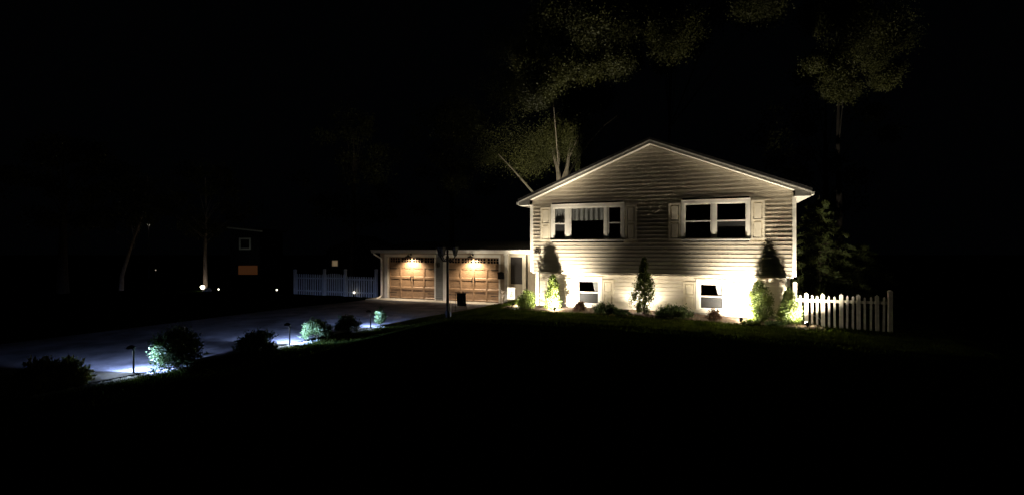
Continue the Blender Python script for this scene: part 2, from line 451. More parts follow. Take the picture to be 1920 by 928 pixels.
# lower windows with a tied curtain
for (x0, x1, z0, z1) in WL:
    wn = casing(house, x0, x1, z0, z1, 0.40, 0.11)
    sash(wn, x0+0.11, x1-0.11, z0+0.03, z1-0.11, 0.41, True, 0.035, scr=True)
    cx = x1-0.15; mb = MB(); n = 14
    for i in range(n+1):
        t = i/n; xa = cx-0.20+0.2*t; y = 0.47+0.012*math.sin(t*22)
        mb.v += [(cx-0.07*(1-t), y, z0+0.16), (xa, y, z1-0.16)]
    for i in range(n): a = 2*i; mb.f.append((a, a+2, a+3, a+1))
    mb.build('curtain', M['curtain'], wn, True)
def shutter(x0, x1, z0, z1, b):
    mb = MB(); y0, y1 = b-0.045, b-0.013; st = 0.055; xm = (z0+z1)/2
    mb.box(x0, x0+st, y0, y1, z0, z1); mb.box(x1-st, x1, y0, y1, z0, z1)
    for (a, c) in ((z0, z0+st), (xm-st/2, xm+st/2), (z1-st, z1)): mb.box(x0+st, x1-st, y0, y1, a, c)
    for (a, c) in ((z0+st, xm-st/2), (xm+st/2, z1-st)):
        mb.box(x0+st, x1-st, y0+0.022, y1, a, c)
        g = 0.022; A = (x0+st+g, x1-st-g, a+g, c-g); Q = (A[0]+.02, A[1]-.02, A[2]+.02, A[3]-.02); ya, yb = y0+0.0215, y0+0.004
        mb.quad((Q[0], yb, Q[2]), (Q[1], yb, Q[2]), (Q[1], yb, Q[3]), (Q[0], yb, Q[3]))
        mb.quad((A[0], ya, A[2]), (A[1], ya, A[2]), (Q[1], yb, Q[2]), (Q[0], yb, Q[2]))
        mb.quad((Q[0], yb, Q[3]), (Q[1], yb, Q[3]), (A[1], ya, A[3]), (A[0], ya, A[3]))
        mb.quad((A[0], ya, A[2]), (Q[0], yb, Q[2]), (Q[0], yb, Q[3]), (A[0], ya, A[3]))
        mb.quad((Q[1], yb, Q[2]), (A[1], ya, A[2]), (A[1], ya, A[3]), (Q[1], yb, Q[3]))
    mb.build('shutter', M['shutter'], house)
for a in ((0.32, 0.69, 2.48, 3.66, 0), (3.285, 3.65, 2.48, 3.66, 0), (4.66, 5.03, 2.48, 3.66, 0), (7.06, 7.43, 2.48, 3.68, 0),
          (1.08, 1.44, 0.25, 1.14, .4), (2.45, 2.82, 0.25, 1.14, .4), (5.09, 5.46, 0.25, 1.14, .4), (6.54, 6.92, 0.25, 1.14, .4)): shutter(*a)
# house number
cu = bpy.data.curves.new('house_number', 'FONT'); cu.body = '40'; cu.size = 0.24; cu.extrude = 0.008; cu.shear = 0.35; cu.offset = 0.004
tmp = bpy.data.objects.new('tmp', cu); col.objects.link(tmp)
bpy.context.view_layer.update()
me = bpy.data.meshes.new_from_object(tmp.evaluated_get(bpy.context.evaluated_depsgraph_get()))
bpy.data.objects.remove(tmp)
me.materials.clear(); me.materials.append(M['bronze'])
hn = bpy.data.objects.new('house_number', me); col.objects.link(hn); hn.parent = house
hn.location = (0.07, -0.034, 2.03); hn.rotation_euler = (math.radians(90), 0, 0)

# ------------------------------------------------------------------ garage with breezeway
GB = 3.8; garage = thing('garage', 'low attached two bay garage with brown doors and white fascia left of the house', 'garage', O)
D = [(-8.90, -6.26), (-5.59, -2.93)]; DT = 1.79; DB = -0.235
def wallbox(x0, x1, z0, z1, m='breeze', name='wall', y0=GB, y1=GB+0.18):
    MB().box(x0, x1, y0, y1, z0, z1).build(name, M[m], garage)
wallbox(-9.35, -8.90, -0.35, 1.98); wallbox(-6.255, -5.60, -0.35, 1.98, 'greensiding'); wallbox(-2.92, -2.47, -0.35, 1.98)
wallbox(-2.45, -0.05, 1.93, 1.98); wallbox(-1.55, -0.07, -0.35, 1.92)
for a, c in D: wallbox(a, c, DT, 1.98, 'breeze')
sd = siding('siding_strip', -6.2, -5.78, -0.2, 1.76, [], GB-0.004, garage, rev=0.10, m='greensiding')
b_ = MB(); b_.box(-9.37, -9.351, GB, 10, -0.35, 1.98); b_.box(-9.35, -0.05, 10, 10.1, -0.35, 2.0); b_.build('side_wall', M['side_plain'], garage)
for a, c in D:     # white surrounds
    t = MB(); t.box(a-0.20, a, GB-0.03, GB+0.2, DB, DT+0.13); t.box(c, c+0.07, GB-0.03, GB+0.2, DB, DT+0.13); t.box(a+0.001, c-0.001, GB-0.03, GB+0.2, DT, DT+0.13)
    t.build('door_surround', M['trim'], garage)
def garage_door(a, c):
    dw = c-a; root_b = GB+0.11
    mb = MB(); mb.box(a+0.005, c-0.005, root_b+0.02, root_b+0.05, DB, DT-0.002)
    door = mb.build('garage_door', M['wooddoor'], garage)
    p = MB(); nc = 4; rows = [(DB, DB+.5), (DB+.5, DB+1.01), (DB+1.01, DB+1.52), (DB+1.52, DT)]
    cw = (dw-0.01)/4; st = 0.045; y0, y1 = root_b-0.006, root_b+0.0195
    for ri, (za, zb) in enumerate(rows):
        for k in range(4):
            xa = a+0.005+k*cw; xb = xa+cw
            p.box(xa, xa+st, y0, y1, za+0.006, zb); p.box(xb-st, xb, y0, y1, za+0.006, zb)
            p.box(xa+st, xb-st, y0, y1, za+0.006, za+st+0.01); p.box(xa+st, xb-st, y0, y1, zb-st, zb)
            if ri < 3: p.quad((xa+st, y0, za+st+0.0105), (xb-st, y0, za+st+0.0105), (xb-st, y1, za+st+0.035), (xa+st, y1, za+st+0.035))
            if ri < 3:
                pass
            else:
                x_, X_, z_, Z_ = xa+st, xb-st, zb-st-0.22, zb-st
                p.box(x_, X_, y0+0.004, y1, za+st+0.01, z_)
                for q in range(1, 4): xx = x_+(X_-x_)*q/4; p.box(xx-0.012, xx+0.012, y0, y1, z_, Z_)
                zm = (z_+Z_)/2; p.box(x_, X_, y0, y1, zm-0.012, zm+0.012)
                g2 = MB(); g2.quad((x_, y1-0.004, z_), (X_, y1-0.004, z_), (X_, y1-0.004, Z_), (x_, y1-0.004, Z_)); g2.build('window', M['dark2'], door)
    p.build('panel', M['wooddoor'], door)
    m = (a+c)/2
    for sg in (-1, 1):
        h = MB(); x = m+sg*0.065; h.tube([(x, y0-0.005, 0.62), (x, y0-0.035, 0.65), (x, y0-0.035, 0.84), (x, y0-0.005, 0.87)], 0.014, 6)
        h.box(x-0.02, x+0.02, y0-0.006, y0-0.001, 0.60, 0.89); h.build('handle', M['iron'], door)
        for zz in (0.02, 1.2):
            h = MB(); xs = a+0.02 if sg < 0 else c-0.02; xe = xs-sg*0.42
            h.box(min(xs, xe), max(xs, xe), y0-0.005, y0-0.001, zz+DB+0.24, zz+DB+0.275); h.build('hinge', M['iron'], door)
M['dark2'] = mat('dark_pane', (0.012, 0.012, 0.014), 0.08, 0.2, 4, spec=0.6)
for a, c in D: garage_door(a, c)
# roof and eave of the garage
mb = MB(); mb.prism([(-9.62, 0)], 0, 1) if 0 else None
g = MB()
def yz_prism(mb, pts, x0, x1):
    i = len(mb.v); n = len(pts); mb.v += [(x0, y, z) for y, z in pts]+[(x1, y, z) for y, z in pts]
    mb.f.append(tuple(i+k for k in range(n))); mb.f.append(tuple(i+n+k for k in reversed(range(n))))
    for k in range(n): mb.f.append((i+k, i+n+k, i+n+(k+1) % n, i+(k+1) % n))
yz_prism(g, [(3.36, 2.135), (7.0, 2.50), (10.4, 2.14), (10.4, 2.20), (7.0, 2.57), (3.36, 2.165)], -9.68, -0.005)
g.build('roof', M['roof'], garage)
g = MB(); g.box(-9.62, -0.07, 3.40, 3.42, 1.985, 2.13); g.box(-9.64, -0.068, 3.375, 3.40, 2.09, 2.134); g.build('fascia', M['trim'], garage)
g = MB(); g.box(-9.62, -0.07, 3.421, GB+0.05, 1.985, 1.997); g.build('soffit', M['soffit'], garage)
g = MB(); yz_prism(g, [(GB+0.06, 1.98), (10, 1.98), (7, 2.46)], -9.34, -9.32); g.build('gable_end', M['side_plain'], garage)
# downspout with elbow and kick-out foot
g = MB(); g.tube([(-9.50, 3.44, 2.02), (-9.50, 3.46, 1.93), (-9.27, 3.70, 1.72), (-9.25, 3.74, 1.62), (-9.25, 3.74, -0.1), (-9.28, 3.62, -0.2), (-9.34, 3.40, -0.24)], 0.04, 4)
g.build('downspout', M['trim'], garage)
# porch post, storm door
g = MB(); g.box(-2.50, -2.36, 3.42, 3.56, -0.15, 1.984); g.box(-2.53, -2.33, 3.40, 3.58, -0.15, -0.03); g.box(-2.53, -2.33, 3.40, 3.58, 1.90, 1.983); g.build('porch_post', M['trim'], garage)
f = MB(); f.box(-2.455, -2.37, GB-0.03, GB+0.05, -0.15, 1.92); f.box(-1.80, -1.64, GB-0.03, GB+0.05, -0.15, 1.92); f.box(-2.369, -1.801, GB-0.03, GB+0.05, 1.83, 1.92)
dr = f.build('storm_door', M['doorframe'] if 'doorframe' in M else M['shutter'], garage)
g = MB(); g.box(-2.369, -1.801, GB, GB+0.03, -0.15, 0.63); g.build('kick_panel', M['breeze'], dr)
g = MB(); g.box(-2.369, -1.801, GB+0.008, GB+0.02, 0.631, 1.829); g.build('pane', M['doorpane'] if 'doorpane' in M else M['screen'], dr)
g = MB(); g.tube([(-1.84, GB-0.01, 0.86), (-1.84, GB-0.06, 0.87), (-1.84, GB-0.06, 1.0), (-1.84, GB-0.01, 1.01)], 0.012, 6); g.build('handle', M['iron'], dr)

mbx = thing('mailbox', 'black wall mailbox beside the right garage door', 'mailbox', W(-2.80, GB-0.02, 0.84))
g = MB(); g.box(-0.14, 0.14, -0.11, 0, 0, 0.27); g.build('box', M['black'], mbx)
g = MB(); g.prism([(-0.15, 0.25), (0.15, 0.25), (0.15, 0.29), (0, 0.335), (-0.15, 0.29)], -0.125, 0); g.build('lid', M['black'], mbx)

def barn_lamp(s, label):
    t = thing('barn_lamp', label, 'wall lamp', W(s, GB-0.03, 1.94), group='barn lamps over the garage doors')
    g = MB(); g.lathe([(0.0, 0), (0.05, 0), (0.05, 0.02), (0, 0.02)], n=12)
    for i, v in enumerate(g.v): g.v[i] = (v[0], -v[2], v[1]-0.02)
    g.tube([(0, 0, -0.02), (0, -0.10, 0.0), (0, -0.22, 0.01), (0, -0.26, -0.03), (0, -0.26, -0.06)], 0.012, 6); g.build('arm', M['black'], t)
    g = MB(); g.lathe([(0.03, 0.03), (0.045, -0.02), (0.13, -0.055), (0.15, -0.09), (0.145, -0.09), (0.12, -0.058), (0.035, -0.03)], (0, -0.26, -0.06), 20); g.build('shade', M['black'], t, True)
    g = MB(); g.lathe([(0.034, -0.034), (0.115, -0.062), (0.143, -0.0915)], (0, -0.26, -0.06), 20); g.build('shade_lining', M['shadeinside'], t, True)
    g = MB(); g.blob((0, -0.26, -0.125), 0.028, 1, 5, 1.0); g.build('bulb', M['barnbulb'], t, True)
    lamp('light', (0, -0.26, -0.175), (0, 0.42, -1), P_BARN, AMBER, t, size=2.3, blend=0.9, r=0.03)
    return t
barn_lamp(-7.55, 'lit black barn lamp over the left garage door')
barn_lamp(-4.22, 'lit black barn lamp over the right garage door')
ct = thing('carriage_lamp', 'unlit small dark wall lantern between the garage doors', 'wall lamp', W(-6.0, GB-0.02, 1.42))
g = MB(); g.box(-0.035, 0.035, -0.03, 0, -0.08, 0.12); g.tube([(0, -0.02, 0.1), (0, -0.1, 0.13), (0, -0.12, 0.1)], 0.01, 6); g.build('bracket', M['black'], ct)
g = MB(); g.lathe([(0.01, 0.11), (0.075, 0.06), (0.06, 0.055), (0.045, -0.09), (0.02, -0.12), (0, -0.13)], (0, -0.12, 0), 6); g.build('lantern', M['black'], ct)

# ------------------------------------------------------------------ landscape spotlights
def uplight(kind, s, b, label, power, aim=(0, 0.75, 1), size=2.75, blend=0.5, extra=None, r=0.02):
    z = zg(s, b)+0.03
    t = thing('spotlight', label, 'garden spotlight', W(s, b, z), group='garden spotlights along the house')
    a = Vector(aim).normalized(); q = a.to_track_quat('Z', 'Y').to_matrix()
    g = MB(); g.tube([(0, 0, -0.1), (0, 0, 0.035)], 0.010, 6); g.build('stake', M['black'], t)
    h = MB(); h.lathe([(0.0, -0.075), (0.03, -0.07), (0.042, -0.03), (0.05, 0.03), (0.055, 0.035), (0.048, 0.028), (0.0, 0.018)], n=14)
    h.v = [tuple(q @ Vector(v)+Vector((0, 0, 0.09))) for v in h.v]; h.build('housing', M['black'], t, True)
    h = MB(); h.lathe([(0.0, 0.072), (0.02, 0.066), (0.038, 0.05), (0.047, 0.031)], n=14)
    h.v = [tuple(q @ Vector(v)+Vector((0, 0, 0.09))) for v in h.v]; h.build('lens', M['lens'], t, True)
    lamp('light', Vector((0, 0, 0.09))+a*0.085, a, power, WARM, t, size, blend, r)
    l = bpy.data.lights.new('spill', 'POINT'); l.energy = P_SPILL*(0.3 if kind == 'end' else 1); l.color = WARM; l.shadow_soft_size = .03
    lo = bpy.data.objects.new('spill', l); col.objects.link(lo); lo.parent = t; lo.location = Vector((0, 0, 0.09))+a*0.11
    if extra:
        ax, pw, sz, bl = extra; lamp('tree_beam', Vector((0, 0, 0.09))+a*0.095, ax, pw, WARM, t, sz, bl)  # second spot added inside the fixture to brighten the tree crowns
    return t
uplight('corner', -0.62, -0.28, 'lit spotlight at the left corner of the house', P_LAMP['corner'], (0.35, 1, 0.30), 2.85, 1.0, extra=((-0.05, 1.0, 0.80), P_TREE, 0.95, 0.9))
uplight('left', 1.13, -1.0, 'lit spotlight right of the leftmost tall arborvitae', P_LAMP['left'], (-0.28, 1, 0.55), 2.42, 1.0, extra=((0.06, -0.08, 1), 2800, .75, 1.0))
uplight('middle', 3.80, -0.02, 'lit spotlight behind the trunk of the middle arborvitae', P_LAMP['middle'], (0.0, 0.35, 1))
uplight('right', 6.74, -0.85, 'lit spotlight in front of the wall right of the right lower window', P_LAMP['right'], (0.28, 1, 0.55), 2.42, 1.0)
uplight('end', 8.42, -0.80, 'lit spotlight at the foot of the picket fence', P_LAMP['end'], (-0.55, 0.6, 1), 2.3, 0.8, extra=((0.45, 0.75, 0.85), P_TREE_R, 1.3, 1.0))

# ------------------------------------------------------------------ plants by the wall
def arbor(s, b, h, r, label, n=9000, seed=1, prof=None, leaf=0.055, m='arbor', lean=0.0, gaps=0.0, hollow=0.0):
    z = zg(s, b)
    t = thing('arborvitae', label, 'evergreen', W(s, b, z), group='arborvitae along the house wall')
    g = MB(); g.tube([(0, 0, -0.05), (0.01, 0, h*0.3), (lean*0.5, 0, h*0.65), (lean, 0, h*0.96)], [0.035, 0.028, 0.015, 0.004], 7)
    rg = np.random.default_rng(seed); rr = random.Random(seed)
    # sprays: clumps climbing outward along short upright boughs
    P = []; Out = []
    nc = 150
    for k in range(nc):
        u = (k+rr.random())/nc; u = u**0.9
        zc = 0.05+u*(h-0.08)
        R = r*(prof(u) if prof else (1-u)**0.8*(0.55+0.45*min(1, u*6+0.4)))
        a = rr.uniform(0, 2*math.pi); q = R*(rr.uniform(0.55, 1.0) if rr.random() > 0.25 else rr.uniform(0.1, .6))*(1+0.22*math.sin(3*a+seed)+0.1*rr.uniform(-1, 1))
        if hollow and u < 0.45 and rr.random() < hollow: continue
        c = np.array([q*math.cos(a)+lean*u, q*math.sin(a), zc]); m_ = int(n/nc*(0.45+1.1*(1-u)))
        sp = 0.03+0.16*R
        p = rg.normal(size=(m_, 3))*np.array([sp, sp, sp*1.7])*0.55+c
        P.append(p); o_ = np.zeros((m_, 3)); o_[:, 0] = math.cos(a)*.7; o_[:, 1] = math.sin(a)*.7; Out.append(o_)
        if rr.random() < 0.5: g.tube([(lean*u*.8, 0, max(0.02, zc-0.18)), tuple(c)], [0.008, 0.003], 4, False)
    P = np.concatenate(P); Out = np.concatenate(Out); k = P[:, 2] > 0.01
    leaf_mesh('foliage', M[m], t, P[k], leaf, up=1.1, aspect=0.38, seed=seed, outward=Out[k])
    g.build('trunk', M['bark'], t)
    return t
arbor(0.90, -0.42, 1.20, 0.27, 'tall green arborvitae under its own shadow near the left corner', 10000, 11, prof=lambda u: (1-u)**0.6*(0.8+0.2*min(1, u*4)))
arbor(-0.08, -0.34, 0.58, 0.38, 'low bright bushy arborvitae at the left corner of the house', 5500, 12, prof=lambda u: (1-u**1.6)**0.5*0.95, m='arbor')
arbor(3.94, -0.42, 1.80, 0.44, 'silhouetted open branched arborvitae with narrow pointed top in the middle of the wall', 14000, 13,
      prof=lambda u: float(np.interp(u, [0, .08, .2, .35, .5, .62, .72, .85, 1], [.5, .62, 1.0, .92, .72, .56, .34, .2, .03])), hollow=0.3, leaf=0.055)
arbor(7.24, -0.40, 1.20, 0.30, 'dense oval arborvitae lit on its left side right of the lower window', 10000, 14, prof=lambda u: max(0.02, math.sin(math.pi*min(1, 0.16+0.84*u)))**0.6)
arbor(8.02, -0.42, 1.05, 0.33, 'arborvitae at the right corner beside the picket fence', 9000, 15, prof=lambda u: (1-u)**0.7*1.0)

def shrub(name, s, b, h, r, label, cat='shrub', n=3500, seed=1, m='bush', leaf=0.05, flat=1.0, up=0.5, z=None, group=None, spiky=False, boxy=2.0):
    z = zg(s, b) if z is None else z
    t = thing(name, label, cat, W(s, b, z), group=group)
    rg = np.random.default_rng(seed); rr = random.Random(seed); P = []
    g = MB()
    nc = 60
    for k in range(nc):
        th = rr.uniform(0, 2*math.pi); e = math.asin(rr.uniform(0.02, 1)); q = rr.uniform(0.6, 1.0)
        ex = 2/boxy
        c = np.array([r*q*math.copysign(abs(math.cos(th)*math.cos(e))**ex, math.cos(th)), r*q*math.copysign(abs(math.sin(th)*math.cos(e))**ex, math.sin(th)), 0.04+(h-0.06)*q*math.sin(e)**ex])
        c *= 1+rr.uniform(-.10, .10)
        m_ = n//nc; sp = 0.10*max(r, h)
        P.append(rg.normal(size=(m_, 3))*sp+c)
        if spiky:
            tip = c*1.25; P.append(np.linspace(c, tip, 12)+rg.normal(size=(12, 3))*0.02)
        if k % 3 == 0: g.tube([(0, 0, -0.03), tuple(c*0.5+np.array([0, 0, .02])), tuple(c)], [0.010, 0.007, 0.003], 4, False)
    P = np.concatenate(P); P = P[P[:, 2] > 0.005]
    O_ = P/np.maximum(0.05, np.linalg.norm(P, axis=1))[:, None]*0.8
    leaf_mesh('foliage', M[m], t, P, leaf, up=up, aspect=0.5, seed=seed, outward=O_)
    g.build('stem', M['bark'], t)
    return t
shrub('shrub', 1.88, -0.55, 0.34, 0.17, 'small dark upright shrub in front of the left lower window', n=1600, seed=21, m='redbush', leaf=0.035, up=1.2, spiky=True)
shrub('shrub', 2.72, -0.60, 0.30, 0.40, 'spreading juniper with feathery tips right of the left lower window', n=2600, seed=22, leaf=0.05, spiky=True)
shrub('shrub', 3.30, -0.85, 0.14, 0.26, 'tiny low plant between the juniper and the middle arborvitae', n=900, seed=27, leaf=0.045, spiky=True)
shrub('shrub', 4.86, -0.65, 0.34, 0.55, 'wide spreading juniper right of the middle arborvitae', n=3600, seed=23, leaf=0.055, spiky=True)
shrub('shrub', 6.04, -0.60, 0.36, 0.19, 'small reddish shrub in front of the right lower window', n=1200, seed=24, m='redbush', leaf=0.035, up=1.0, spiky=True)
shrub('shrub', 7.62, -0.85, 0.10, 0.24, 'low ground plant between the two right arborvitae', n=700, seed=25, leaf=0.04, spiky=True)
shrub('shrub', 6.98, -0.98, 0.12, 0.2, 'low plant at the foot of the oval arborvitae', n=600, seed=26, leaf=0.04, m='arbor', spiky=True)

# bare pale sapling by the porch
t = thing('bare_sapling', 'thin bare sapling with pale twigs beside the right garage door', 'sapling', W(-1.66, 1.15, zg(-1.66, 1.15)))
g = MB(); g.tube([(0, 0, -0.02), (0.01, 0, 0.3), (-0.02, 0, 0.6)], [0.020, 0.017, 0.012], 6); g.build('trunk', M['palebark'], t)
g = MB(); rr = random.Random(5)
for k in range(16):
    z0 = rr.uniform(0.28, 0.58); a = rr.uniform(0, 6.28); l = rr.uniform(0.12, 0.3)
    g.tube([(0, 0, z0), (l*.5*math.cos(a), l*.5*math.sin(a), z0+l*.25), (l*math.cos(a), l*math.sin(a), z0+l*rr.uniform(.2, .7))], [0.010, 0.007, 0.004], 4, False)
g.build('branch', M['palebark'], t)

# garden flags
def flag(s, b, z, h, wd, label, m, dark):
    t = thing('garden_flag', label, 'garden flag', W(s, b, z), rz=RZ if dark else -0.1)
    st = MB(); st.tube([(-wd/2-0.04, 0, -0.05), (-wd/2-0.04, 0, h+0.03)], 0.007, 6)
    if dark: st.tube([(wd/2+0.02, 0, -0.05), (wd/2+0.02, 0, h*0.55)], 0.007, 6)
    st.tube([(-wd/2-0.045, 0, h+0.02), (wd/2+0.03, 0, h+0.02)], 0.007, 6); st.build('stand', M['black'], t)
    fl = MB(); n = 16; fh = 0.46
    for side in (0, 1):
        for i in range(n+1):
            for j in range(13):
                x = -wd/2+wd*i/n; zz = h-fh*j/12*1.0; y = 0.012*math.sin(x*16+j*0.35)*(j/12)+0.003*side
                fl.v.append((x+(0.02*(j/12) if dark else 0), y, zz))
    for side in (0, 1):
        o_ = side*(n+1)*13
        for i in range(n):
            for j in range(12):
                a = o_+i*13+j; q = (a, a+13, a+14, a+1); fl.f.append(q if side else q[::-1])
    fo = fl.build('cloth', m, t, True)
    p = MB(); rr = random.Random(9)
    if dark:
        p.tube([(-0.08, -0.02, h-0.1), (0.0, -0.022, h-0.22), (0.06, -0.022, h-0.14), (0.1, -0.022, h-0.34)], 0.012, 5)
        p.build('printed_pattern', M['darkcloth2'], fo)
    else:
        p.tube([(-.05, -.016, h-.38), (-.02, -.017, h-.33), (-.06, -.017, h-.27), (-.03, -.017, h-.24), (.0, -.017, h-.30), (.03, -.017, h-.26), (.06, -.017, h-.31), (.04, -.017, h-.36), (.0, -.017, h-.34), (.02, -.017, h-.22), (.05, -.017, h-.17), (-.02, -.017, h-.19)], [.008, .014, .006, .016, .006, .016, .008, .014, .006, .008, .014, .005], 4)
        p.build('printed_flower', M['paint_line'], fo)
M['darkcloth2'] = mat('faded_print', (0.09, 0.085, 0.06), 0.8, 0.3, 12)
flag(-2.20, -1.25, zg(-2.2, -1.25), 0.78, 0.36, 'dark garden flag on a thin stand in the lawn right of the lamp post', M['darkcloth'], True)
flag(-1.30, 1.2, zg(-1.3, 1.2), 0.62, 0.30, 'white garden flag with a small dark flower print by the porch', M['whitecloth'], False)

# lamp post
t = thing('lamp_post', 'unlit black lamp post with three lanterns on scrolled arms', 'lamp post', W(-2.18, -2.25, zg(-2.18, -2.25)))
g = MB(); g.lathe([(0.10, -0.05), (0.10, 0.04), (0.085, 0.07), (0.075, 0.2), (0.085, 0.24), (0.05, 0.32), (0.06, 0.5), (0.045, 0.56), (0.05, 0.62), (0.045, 0.7), (0.042, 2.0), (0.05, 2.02), (0.05, 2.06), (0.03, 2.1), (0.03, 2.2), (0.045, 2.23), (0.0, 2.3)], n=12); g.build('pole', M['black'], t, True)
for k, an in enumerate((math.radians(180+12), math.radians(12), math.radians(-98))):
    dx, dy = math.cos(an), math.sin(an)
    g = MB(); pts = []
    for q in range(9):
        u = q/8; pts.append((dx*0.26*u, dy*0.26*u, 1.98-0.13*math.sin(math.pi*u)+0.10*u))
    g.tube(pts, 0.02, 6)
    g.tube([(dx*0.10, dy*0.10, 1.90), (dx*0.14, dy*.14, 1.95), (dx*.10, dy*.10, 2.0), (dx*.05, dy*.05, 1.96)], 0.008, 5)
    arm = g.build('arm', M['black'], t)
    c = (dx*0.26, dy*0.26, 2.08)
    g = MB(); g.lathe([(0.0, 0), (0.05, 0.0), (0.055, 0.02), (0.035, 0.02)], c, 6)
    for j in range(6):
        a = 2*math.pi*j/6; g.tube([(c[0]+.055*math.cos(a), c[1]+.055*math.sin(a), c[2]+.02), (c[0]+.115*math.cos(a), c[1]+.115*math.sin(a), c[2]+.27)], 0.010, 4)
    g.lathe([(0.125, 0.265), (0.135, 0.285), (0.07, 0.33), (0.04, 0.37), (0.015, 0.38), (0.015, 0.41), (0, 0.42)], c, 6)
    lt = g.build('lantern', M['black'], t)
    g = MB(); g.lathe([(0.052, 0.02), (0.11, 0.264)], c, 6); g.build('glass', M['lantern_glass'], lt)
    g = MB(); g.tube([(c[0], c[1], c[2]+.02), (c[0], c[1], c[2]+.13)], 0.014, 6); g.build('bulb_holder', M['trim'], lt)
# added pale strip, drawn for the lamplit edge of the post foot
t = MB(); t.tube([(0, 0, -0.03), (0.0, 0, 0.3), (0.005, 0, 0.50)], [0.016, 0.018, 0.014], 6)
o = t.build('post_edge_glint', M['fence']); o.location = W(-2.02, -2.33, zg(-2.0, -2.3)); tag(o, 'slim pale strip standing in for the lit edge of the lamp post foot', 'stake')

# ------------------------------------------------------------------ picket fence, right
t = thing('picket_fence', 'white picket fence running from the right corner of the house', 'fence', W(8.2, -0.02, 0))
def picket(x, w_, z0, z1, nm='picket', y=0.0, d=0.02, m='fence', lean=0):
    g = MB(); g.prism([(x-w_/2, z0), (x+w_/2, z0), (x+w_/2+lean, z1-w_*.5), (x+lean, z1), (x-w_/2+lean, z1-w_*.5)], y, y+d); return g.build(nm, M[m], t)
wide = [0.33, 0.75, 1.20, 1.62, 2.06]; nar = [0.16, .47, .60, .90, 1.04, 1.34, 1.48, 1.77, 1.91, 2.21]
rr = random.Random(4)
for x in wide: picket(x, 0.095, zg(8.2+x, 0)-0.02, 0.93, lean=rr.uniform(-.01, .01))
for x in nar: picket(x, 0.05, zg(8.2+x, 0)-0.02, 0.86+rr.uniform(-.02, .02), lean=rr.uniform(-.012, .012))
for x, h_ in ((0.03, 1.24), (2.36, 1.06)):
    g = MB(); g.box(x-0.05, x+0.05, -0.03, 0.07, -0.25, h_-0.05); g.prism([(x-0.06, h_-0.05), (x+0.06, h_-0.05), (x+0.03, h_), (x-0.03, h_)], -0.04, 0.08); g.build('post', M['fence'], t)
g = MB(); g.box(0.08, 2.31, 0.0205, 0.055, 0.67, 0.745); g.build('rail', M['fence'], t)
g = MB(); pts = [(0.34*math.cos(a)+0.45+8.2, 0.5, 0.22*math.sin(a)+0.02) for a in [math.pi*i/12 for i in range(13)]]
g.tube(pts, 0.009, 5, False); o = g.build('wire_hoop', M['gravel']); o.location = O; o.rotation_euler = (0, 0, RZ); tag(o, 'thin pale wire hoop in the grass behind the picket fence', 'wire hoop')
for i, (s, b, r_) in enumerate(((8.62, -0.62, .09), (8.82, -.66, .07), (8.2, -1.0, .06))):
    g = MB(); g.blob((0, 0, 0), r_, i+3); o = g.build('rock', M['rock'], None, True); o.location = W(s, b, zg(s, b)+r_*.2)
    tag(o, ('largest tan rock at the foot of the picket fence', 'small tan rock furthest right by the fence foot', 'small rock in the lawn edge by the right corner spotlight')[i], 'rock')

# ------------------------------------------------------------------ picket fence, left, with gate
t = thing('picket_fence', 'grey blue picket fence with tall posts left of the garage', 'fence', W(-15.33, 4.2, 0))
def pk(a, c, nm_par, top, arch=0.0, n=None):
    n = n or int((c-a)/0.148)
    for i in range(n):
        x = a+(i+0.5)*(c-a)/n; tt = top+arch*math.sin(math.pi*(i+.5)/n)
        g = MB(); g.prism([(x-.04, -0.30), (x+.04, -0.30), (x+.04, tt-.04), (x, tt), (x-.04, tt-.04)], 0, 0.02)
        g.build('picket', M['vinyl'], nm_par)
for x, h_ in ((0, 1.0), (2.05, 1.06), (3.44, 1.07), (5.40, 1.1)):
    g = MB(); g.box(x-.06, x+.06, -.04, .08, -0.4, h_); g.prism([(x-.075, h_), (x+.075, h_), (x+.02, h_+.06), (x-.02, h_+.06)], -.055, .095); g.build('post', M['vinyl'], t)
pk(0.08, 1.98, t, 0.83); pk(3.52, 5.32, t, 0.76)
for a, c in ((0.06, 1.99), (3.5, 5.34)):
    for z in (-0.12, 0.56): g = MB(); g.box(a, c, .0205, .05, z, z+.07); g.build('rail', M['vinyl'], t)
g = MB(); g.box(2.13, 3.36, .0205, .05, -0.12, -0.05); g.box(2.13, 3.36, .0205, .05, .60, .67); gt = g.build('gate', M['vinyl'], t)
n = 9
for i in range(n):
    x = 2.17+i*1.15/(n-1); tt = 0.84+.06*math.sin(math.pi*i/(n-1)); g = MB(); g.prism([(x-.04, -0.28), (x+.04, -0.28), (x+.04, tt-.04), (x, tt), (x-.04, tt-.04)], 0, .02); g.build('picket', M['vinyl'], gt)

